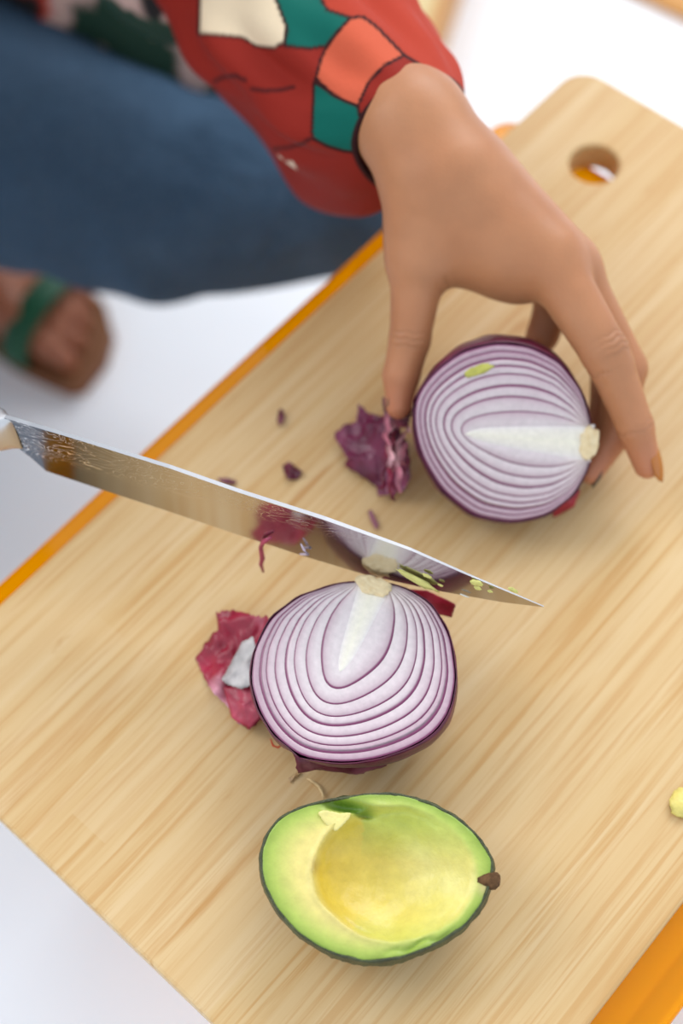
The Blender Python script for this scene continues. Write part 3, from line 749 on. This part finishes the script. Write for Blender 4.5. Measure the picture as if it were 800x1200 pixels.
# creases over the finger joints
def joint_w(V, fg, i, spread, rad, lines, side):
    a, b = np.asarray(fg[i][0]), np.asarray(fg[i][1]); ax = nrm(b - a); rel = V - b; s = rel @ ax; rr = rel - s[:, None] * ax
    near = np.exp(-(np.linalg.norm(rr, axis=1) / rad) ** 4) * (np.clip((rr @ side) / (np.linalg.norm(rr, axis=1) + 1e-6), 0, 1)) * np.exp(-(s / spread) ** 2)
    g = np.zeros(len(V))
    wob = np.array([.0004 * math.sin(900 * float(r @ np.cross(ax, side)) ) for r in rel])
    for l in lines: g = np.maximum(g, np.exp(-((s - l + wob) / .00085) ** 2))
    return g * near
dors = nrm(R[:, 2] * .7 + R[:, 0] * .75 + R[:, 1] * .2)
w = joint_w(V, index, 0, .007, .014, (-.0045, -.0015, .0013, .0042), dors) + .7 * joint_w(V, index, 2, .004, .012, (-.0018, .0008), dors) + .9 * joint_w(V, thumb, 1, .006, .014, (-.003, 0, .003), nrm(R[:, 2]))
w = w + 1.0 * joint_w(V, index, 1, .0025, .0135, (.0005,), nrm(-R[:, 0] * .8 - R[:, 1] * .4 + R[:, 2] * .25)) + 1.0 * joint_w(V, index, 2, .0025, .012, (.0,), nrm(-R[:, 0] * .8 - R[:, 1] * .4 + R[:, 2] * .3))
pv = (V - CAM) @ R; pv = np.stack([400 + FPX * pv[:, 0] / -pv[:, 2], 600 - FPX * pv[:, 1] / -pv[:, 2], -pv[:, 2]], 1)
for ln in ([(521, 326), (526, 340), (527, 354)], [(533, 338), (531, 350)], [(517, 340), (522, 352)], [(612, 352), (622, 366)]):      # skin folds in the thumb web
    for a, b in zip(np.array(ln[:-1], float), np.array(ln[1:], float)):
        t = np.clip(((pv[:, :2] - a) @ (b - a)) / ((b - a) @ (b - a)), 0, 1); dd_ = np.linalg.norm(pv[:, :2] - a - t[:, None] * (b - a), axis=1)
        w = np.maximum(w, .55 * np.exp(-(dd_ / 2.2) ** 2) * (pv[:, 2] < d0 + .012))
nn_ = np.array([nz(p, 45, 3) for p in V])
base = SK * np.ones((len(V), 1)); k = np.clip(.35 + .5 * nn_, 0, 1)[:, None]; base = base * (1 - k) + SKL * k
tipm = np.zeros(len(V))
for fg in (thumb, index, middle, ring, little):
    tipm = np.maximum(tipm, np.exp(-(np.linalg.norm(V - fg[-1][1], axis=1) / .016) ** 2))
kn_ = np.exp(-(np.linalg.norm(V - index[1][0], axis=1) / .011) ** 2)
base = base * (1 - .6 * tipm[:, None]) + SKP * .6 * tipm[:, None]
base = base * (1 - .22 * (kn_ * np.clip((V - index[1][0]) @ dors / .008, 0, 1))[:, None]) * (1 - .18 * np.clip(w, 0, 1)[:, None])
add_body(V, F, base, np.clip(w, 0, 1))
# --- right hand closed round the knife handle
def KP(x, y, z): return np.array(KM @ Vector((x, y, z)))
s_ = sgn_
gx = xb - .078
def grip(x, zc, r0, long):
    return [(KP(x, -.0245 * s_, zc + .019), KP(x + .004, .004 * s_, zc + .0275), r0, r0 * .92), (KP(x + .004, .004 * s_, zc + .0275), KP(x + .005, .0245 * s_, zc + .006), r0 * .90, r0 * .85), (KP(x + .005, .0245 * s_, zc + .006), KP(x + .003, .016 * s_, zc - .023), r0 * .82, r0 * .62)]
RW = KP(xb - .165, -.052 * s_, zm + .028); RE = np.array([-.66, -.03, .42])
rpalm = [(RE, RW, 3.6, 2.4), (RW, KP(gx + .024, -.031 * s_, zm + .014), 2.2, 1.2), (RW, KP(gx, -.033 * s_, zm + .006), 2.1, 1.2), (RW, KP(gx - .022, -.033 * s_, zm - .002), 2.0, 1.2), (RW, KP(gx - .036, -.033 * s_, zm - .008), 1.9, 1.15)]
rf = [grip(gx + .024, zm, .95, 1), grip(gx + .003, zm - .001, .95, 1), grip(gx - .018, zm - .003, .9, 1), grip(gx - .038, zm - .005, .8, 1)]
rth = [(KP(xb - .125, -.038 * s_, zm - .004), KP(gx + .004, -.029 * s_, zm - .012), 1.5, 1.1), (KP(gx + .004, -.029 * s_, zm - .012), KP(gx + .034, -.0235 * s_, zm + .002), 1.0, .85), (KP(gx + .034, -.0235 * s_, zm + .002), KP(gx + .046, -.021 * s_, zm + .004), .82, .6)]
lo, hi = bounds(rpalm[1:], rth, *rf)
V, F = surface_net(hand_fn(rpalm, rf + [rth], 1.2, .5), lo, hi, .002); add_body(V, F, SK * np.ones((len(V), 1)))
# --- left foot, toes and ankle; the right foot mirrors it off to the side
def foot(t0, fwd, medial, ank):
    fwd = nrm(fwd); md = nrm(medial); up = np.array([0, 0, 1.])
    P = lambda f, m, z: t0 + fwd * f + md * m + up * z
    sole = .016
    prims = [(P(-.225, 0, sole + .028), P(-.17, 0, sole + .035), 2.9, 3.0), (P(-.19, .002, sole + .045), P(-.10, .006, sole + .030), 2.9, 2.3), (P(-.15, .0, sole + .024), P(-.062, .018, sole + .020), 2.4, 1.9),
             (P(-.15, -.008, sole + .02), P(-.075, -.022, sole + .016), 2.2, 1.6), (P(-.085, .02, sole + .018), P(-.085, -.024, sole + .014), 1.9, 1.5), (P(-.19, 0, sole + .05), ank, 3.0, 3.3)]
    toes = []
    for k, (m, l, r) in enumerate(((.026, .0, 1.15), (.007, -.002, .85), (-.009, -.009, .78), (-.023, -.018, .72), (-.036, -.029, .68))):
        toes.append([(P(-.07 + l * .6, m * .9, sole + .016), P(-.030 + l, m, sole + .016), r * 1.05, r), (P(-.030 + l, m, sole + .016), P(-.010 + l, m, sole + .009), r, r * .8)])
    lo, hi = bounds(prims, *toes); lo[2] = sole * .8
    V, F = surface_net(hand_fn(prims, toes, 1.6, .5), lo, hi, .003)
    add_body(V, F, S(150, 92, 66) * np.ones((len(V), 1)))
    return P, sole, toes
TOE = A(114, 404, .02) * [1, 1, 0]; FD = nrm((A(122, 412, .02) - A(-10, 345, .02)) * [1, 1, 0]); MED = np.array([FD[1], -FD[0], 0])
ANK = TOE - FD * .195 + np.array([0, 0, .13])
PF, SOL, TOES = foot(TOE, FD, MED, ANK)
TOE_R = np.array([-.72, -.10, .0]); ANK_R = TOE_R - np.array([.195, 0, -.13])
foot(TOE_R, (1, -.1, 0), (0, 1, 0), ANK_R)
# --- legs, trunk, neck and head (mostly under clothes or out of view)
HIP = np.array([-.92, .20, .27]); HL, HR = HIP + [0, .09, -.02], HIP + [0, -.09, -.02]
KNL, KNR = A(388, 226, .25), np.array([-.66, -.16, .25])
CH = np.array([-.80, .22, .54]); NK = np.array([-.74, .22, .70]); HD = np.array([-.685, .22, .83])
SHL, SHR = np.array([-.76, .375, .62]), np.array([-.76, .06, .62])
trunk = [(HL, HR, 10.5, 10.5), (HIP, CH, 11, 11.5), (CH, NK, 9, 5), (NK, HD + [-.01, 0, -.03], 5, 5.5), (SHL, SHR, 5.5, 5.5), (SHL, ELB, 4.2, 2.8), (SHR, RE, 4.6, 3.8), (ELB, W1, 2.4, 2.0), (RE, RW, 3.5, 2.3),
         (HL, A(190, 232, .225), 6.6, 5.6), (A(190, 232, .225), KNL, 5.2, 4.2), (HR, KNR, 6.6, 4.8), (KNL, ANK, 4.4, 3.0), (KNR, ANK_R, 4.4, 3.0)]
headp = [(HD + [-.01, 0, .03], HD + [.005, 0, -.03], 7.6, 6.0), (HD + [.045, 0, -.06], HD + [.02, 0, -.03], 3.6, 4.5), (HD + [.072, 0, .0], HD + [.088, 0, -.025], .9, 1.3), (HD + [.07, .02, -.055], HD + [.07, -.02, -.055], .9, .9), (HD + [-.01, .078, -.005], HD + [-.01, .08, .02], 1.2, 1.4), (HD + [-.01, -.078, -.005], HD + [-.01, -.08, .02], 1.2, 1.4)]
lo, hi = bounds(trunk, headp); lo[2] = .05
V, F = surface_net(hand_fn(trunk, [headp], 3, 2.5), lo, hi, .010); add_body(V, F, SK * np.ones((len(V), 1)))
pyd('body', np.concatenate(body_V), np.concatenate(body_F), MSK, person, np.concatenate(body_C), crease=np.concatenate(body_W))
for sg in (-1, 1):                   # eyes
    V = []
    for i in range(8):
        for j in range(12):
            th, ph = math.pi * i / 7, 2 * math.pi * j / 12; V.append(HD + np.array([.062, .03 * sg, .008]) + .012 * np.array([math.sin(th) * math.cos(ph), math.sin(th) * math.sin(ph), math.cos(th)]))
    pyd('eye', V, grid_faces(8, 12, wrap_m=True), M_NAILD, person)
hairp = [(HD + [-.03, 0, .035], HD + [-.035, 0, -.05], 9.2, 8.4), (HD + [.01, 0, .055], HD + [-.03, 0, .05], 7.4, 8.0)]
lo, hi = bounds(hairp); V, F = surface_net(lambda P: np.maximum(hand_fn(hairp, [], 2)(P), (P[..., 0] - HD[0] - .055 + .8 * np.clip(HD[2] + .045 - P[..., 2], 0, 1))), lo, hi, .006)
pyd('hair', V, F, M_HAIR, person)
# nails
def nail(tip, axis, normal, length, width, mat, name='fingernail', lift=.0):
    axis = nrm(axis); normal = nrm(np.asarray(normal) - axis * (np.asarray(normal) @ axis)); sd = np.cross(axis, normal); V = []
    nl, nw = 9, 9
    for i in range(nl):
        t = i / (nl - 1); wd = width * .5 * (min(1, .72 + 1.2 * t) if t < .5 else (1 - ((t - .5) / .5) ** 2.2 * .8))
        for j in range(nw):
            c = -1 + 2 * j / (nw - 1); V.append(np.asarray(tip) + axis * (length * (t - .55)) + sd * wd * c + normal * (lift - .32 * wd * c * c + .0006 * math.sin(math.pi * t)))
    o = pyd(name, V, grid_faces(nl, nw), mat, person); fixnormals(o); s = o.modifiers.new('thickness', 'SOLIDIFY'); s.thickness = .0006; s.offset = 0; return o
def tipdir(fg): return nrm(np.asarray(fg[-1][1]) - np.asarray(fg[-1][0]))
nail(index[-1][1] + nrm(R[:, 0] * .78 + R[:, 2] * .62) * .0056 + tipdir(index) * .0012, tipdir(index) - .10 * R[:, 0], R[:, 0] * .78 + R[:, 2] * .62, .0150, .0092, M_NAIL)['label'] = 'amber-brown painted fingernail'
nail(middle[-1][1] + nrm(R[:, 0] * .75 - R[:, 1] * .75 + R[:, 2] * .05) * .0046 - tipdir(middle) * .001, tipdir(middle), R[:, 0] * .75 - R[:, 1] * .75 + R[:, 2] * .05, .0120, .0085, M_NAILD)
nail(thumb[-1][1] + nrm(-R[:, 0] * .95 - R[:, 2] * .25) * .0046 - tipdir(thumb) * .002, tipdir(thumb), -R[:, 0] * .95 - R[:, 2] * .25, .011, .010, M_NAILD)
for k, tg in enumerate(TOES): nail(np.asarray(tg[-1][1]) + np.array([0, 0, tg[-1][3] * cm * .75]) - FD * .002, FD, (FD[0] * .25, FD[1] * .25, 1), .013 if k == 0 else .009, .013 if k == 0 else .009, M_TOEN, 'toenail')
# sandal: footbed and two bands
V = []
prof = [(-.255, .004, .018), (-.245, .004, .028), (-.20, .002, .033), (-.14, .0, .032), (-.085, .0, .042), (-.05, .0, .047), (-.02, .004, .042), (.0, .012, .032), (.010, .020, .016)]
for f_, m_, h_ in prof:
    for sgn in (-1, 1):
        for z in (.002, .017): V.append(PF(f_, m_ + sgn * h_, z))
nP = len(prof); F = []
for i in range(nP - 1):
    a, b = i * 4, (i + 1) * 4
    F += [(a + 1, b + 1, b + 3, a + 3), (a, a + 2, b + 2, b), (a, b, b + 1, a + 1), (a + 2, a + 3, b + 3, b + 2)]
F += [(0, 1, 3, 2), ((nP - 1) * 4, (nP - 1) * 4 + 2, (nP - 1) * 4 + 3, (nP - 1) * 4 + 1)]
o = pyd('sandal_sole', V, F, M_SOLE, person, smooth=False); fixnormals(o); sole_o = o
def band(f0, wd, h, ztop):
    V = []
    for i in range(17):
        w = math.pi * i / 16
        for s in (-.5, -.15, .15, .5): V.append(PF(f0 + s * wd, h * math.cos(w), .017 + ztop * math.sin(w) ** .8))
    o = pyd('sandal_strap', V, grid_faces(17, 4), M_STRAP, person); fixnormals(o); s = o.modifiers.new('thickness', 'SOLIDIFY'); s.thickness = .003; s.offset = 1; o.parent = sole_o; o.matrix_parent_inverse.identity()
band(-.047, .024, .046, .036)
band(-.20, .018, .036, .092)
# jeans
jl = [(HL, HR, 12.0, 12.0), (HIP, HIP + [.02, 0, .08], 12.5, 12)]
MIDL = A(190, 232, .225)
legL = [(HL, MIDL, 14.0, 7.2), (MIDL, KNL, 7.0, 5.4), (KNL, ANK + (KNL - ANK) * .25, 5.2, 5.2)]
legR = [(HR, KNR, 8.6, 6.6), (KNR, ANK_R + (KNR - ANK_R) * .22, 6.6, 6.0)]
def jeans_fn(P):
    d = hand_fn(jl, [legL, legR], 3, 2)(P)
    wave = np.sin(P[..., 0] * 75 + P[..., 2] * 60 + 2.0 * np.sin(P[..., 1] * 40)) * np.sin(P[..., 1] * 50 - P[..., 2] * 30 + 1.3)
    return d + .0022 * wave
lo, hi = bounds(jl, legL, legR); V, F = surface_net(jeans_fn, lo, hi, .0065)
pyd('jeans', V, F, MDN, person)
# shirt trunk
sh = [(HIP + [.0, 0, .06], CH, 13.5, 13.2), (CH, NK + [-.01, 0, -.04], 11.5, 7.5), (SHL, SHR, 7.4, 7.4)]
shl = [(SHL, ELB + [-.03, 0, .02], 7.2, 7.5), (ELB + [-.03, 0, .02], ELB + [.0, -.01, -.02], 7.5, 7.0)]
shr = [(SHR, RE, 7.2, 6.5), (RE, RE + (RW - RE) * .55, 6.2, 5.2)]
tail = [(np.array([-.78, .36, .44]), A(20, -70, .33), 7, 4.6), (A(20, -70, .33), A(180, 30, .29), 4.6, 3.8), (A(180, 30, .29), A(260, 80, .27), 3.8, 3.0)]
lo, hi = bounds(sh, shl, shr, tail)
def shirt_fn(P):
    d = hand_fn(sh, [shl, shr, tail], 3, 2.5)(P)
    d = d + .003 * np.sin(P[..., 1] * 70 + 3 * np.sin(P[..., 0] * 30)) * np.sin(P[..., 2] * 45 + P[..., 0] * 35)
    neck = np.linalg.norm(P - (NK + np.array([.02, 0, .03])), axis=-1) - .075
    return np.maximum(d, -neck)
V, F = surface_net(shirt_fn, lo, hi, .0065)
PK, DG, BK, RD, TL, CM_ = S(196, 168, 160), S(34, 62, 50), S(34, 32, 34), S(176, 58, 40), S(0, 96, 84), S(232, 210, 178)
Cc = np.empty((len(V), 3))
for i, p in enumerate(V):
    a_, b_ = nz(p, 24, 1.1), nz(p, 38, 7.7)
    Cc[i] = DG if a_ > .12 else (BK if b_ > .2 else (RD if a_ < -.42 else PK))
pyd('shirt', V, F, M_CLOTH, person, Cc)

# sleeve with its printed colour blocks, loose round the left forearm
ax_w = nrm(W1 - ELB); CUF = W1 + ax_w * (-.002)
rows = 64; segs = 120; V = []; Cc = np.empty((rows * segs, 3)); upv = np.array([0, 0, 1.]); sdv = nrm(np.cross(ax_w, upv)); upv = np.cross(sdv, ax_w)
rows, segs = 150, 280
V = np.empty((rows, segs, 3))
for i in range(rows):
    s = .17 * (i / (rows - 1)) ** 1.1
    k = 1 - math.exp(-s / .030)
    rs = .0262 + .021 * k + .02 * s; ru = .0258 + .012 * k + .03 * s
    c = CUF - ax_w * s - upv * (.002 + .010 * k) + sdv * (.007 * k)
    for j in range(segs):
        w = 2 * math.pi * j / segs
        f = 1 + (.055 * math.sin(5 * w + 18 * s) + .045 * math.sin(9 * w - 30 * s + 1) + .04 * math.sin(3 * w + 75 * s) + .02 * math.sin(14 * w + 40 * s)) * min(1, s / .025)
        dr = 1 + 1.25 * max(0, -math.sin(w)) ** 1.5 * (.30 + .70 * k)          # hangs below the arm
        V[i, j] = c + f * (sdv * rs * math.cos(w) + upv * ru * math.sin(w) * dr)
V = V.reshape(-1, 3)
def topx(P):
    q = (P - CAM) @ R; return np.stack([400 + FPX * q[:, 0] / -q[:, 2], 600 - FPX * q[:, 1] / -q[:, 2]], 1)
# the print: patches drawn on the side of the sleeve that faces up, then carried on as blocks round the back
px = topx(V)
def inpoly(P, poly):
    poly = np.array(poly, float); r = np.zeros(len(P), bool); dist = np.full(len(P), 1e9)
    for a, b in zip(poly, np.roll(poly, -1, 0)):
        c = ((a[1] > P[:, 1]) != (b[1] > P[:, 1])); xi = (b[0] - a[0]) * (P[:, 1] - a[1]) / (b[1] - a[1] + 1e-9) + a[0]; r ^= c & (P[:, 0] < xi)
        t = np.clip(((P - a) @ (b - a)) / ((b - a) @ (b - a)), 0, 1); dist = np.minimum(dist, np.linalg.norm(P - a - t[:, None] * (b - a), axis=1))
    return r, dist
RED, COR, ORG, DK = S(142, 35, 24), S(205, 92, 64), S(176, 58, 38), S(48, 16, 18)
Cc = np.tile(RED, (len(V), 1))
patches = [(CM_, [(236, -40), (318, -40), (324, 0), (336, 32), (334, 50), (322, 56), (300, 54), (286, 45), (234, 40)]),
           (TL, [(318, -40), (372, -40), (376, 0), (384, 13), (400, 17), (411, 22), (398, 36), (384, 54), (362, 58), (334, 54), (337, 34), (324, 0)]),
           (ORG, [(372, -40), (640, -40), (640, 130), (545, 110), (500, 82), (473, 66), (440, 32), (425, 21), (411, 22), (384, 13), (376, 0)]),
           (COR, [(371, 92), (376, 70), (384, 54), (398, 36), (411, 22), (425, 21), (440, 32), (473, 66), (450, 78), (432, 98), (420, 124), (404, 118), (390, 110)]),
           (TL, [(369, 96), (390, 111), (404, 119), (420, 125), (424, 150), (427, 178), (404, 176), (384, 170), (366, 161)])]
for c_, poly in patches:
    ins, dist = inpoly(px, poly); Cc[ins] = c_; lw_ = np.clip(2.3 - dist, 0, 1)[:, None]; Cc = Cc * (1 - lw_) + DK * lw_
for poly in ([(252, 95), (262, 90), (276, 88), (288, 94)], [(296, 104), (312, 107), (330, 106), (345, 103)], [(322, 174), (340, 172), (355, 167), (367, 160)]):
    for a, b in zip(np.array(poly[:-1], float), np.array(poly[1:], float)):
        t = np.clip(((px - a) @ (b - a)) / ((b - a) @ (b - a)), 0, 1); lw_ = np.clip(2.8 - np.linalg.norm(px - a - t[:, None] * (b - a), axis=1), 0, 1)[:, None]; Cc = Cc * (1 - lw_) + S(78, 20, 20) * lw_
for x, y, r_ in ((290, 163, 7), (303, 171, 5), (316, 181, 7), (327, 186, 5), (340, 196, 8), (281, 158, 4)):
    Cc[np.hypot(px[:, 0] - x, px[:, 1] - y) < r_] = S(226, 206, 184)
cid = np.arange(rows * segs) // segs
Cc[cid <= 2] = DK
tod = ((CAM - V) / np.linalg.norm(CAM - V, axis=1)[:, None])
ctr = np.repeat(V.reshape(rows, segs, 3).mean(1), segs, axis=0); back = ((V - ctr) * tod).sum(1) < -.012
blk = np.array([nz(p, 22, 4.4) for p in V[back]]); cb = np.tile(RED, (back.sum(), 1)); cb[blk > .34] = TL; Cc[back] = cb
o = pyd('sleeve', V, grid_faces(rows, segs, wrap_m=True), M_CLOTH, person, Cc); fixnormals(o)
s = o.modifiers.new('thickness', 'SOLIDIFY'); s.thickness = .0012; s.offset = 0

# ------------------------------------------------------------------ wooden box stool behind
w0, w1 = A(510, 95, .0), A(541, 0, .0); wd = nrm(w1 - w0); SM = Matrix.Translation(Vector(w0)) @ Matrix.Rotation(math.atan2(wd[1], wd[0]), 4, 'Z')
st = empty('wooden_stool', SM @ Vector((.12, .13, 0))); tag(st, 'low wooden box stool on the white floor behind the sleeve', 'stool')
box('side_panel', (-.10, 0, 0), (.34, .014, .10), M_WOOD, st, bev=.001, M=SM)
box('side_panel', (-.10, .25, 0), (.34, .264, .10), M_WOOD, st, bev=.001, M=SM)
box('end_panel', (-.10, .0142, 0), (-.086, .2498, .10), M_WOOD, st, bev=.001, M=SM)
box('end_panel', (.326, .0142, 0), (.34, .2498, .10), M_WOOD, st, bev=.001, M=SM)
box('seat', (-.104, -.004, .1002), (.344, .268, .116), M_PLY, st, bev=.003, M=SM)
box('edge_strip', (-.104, -.010, .1002), (.344, -.0042, .116), M_WOOD, st, bev=.001, M=SM)
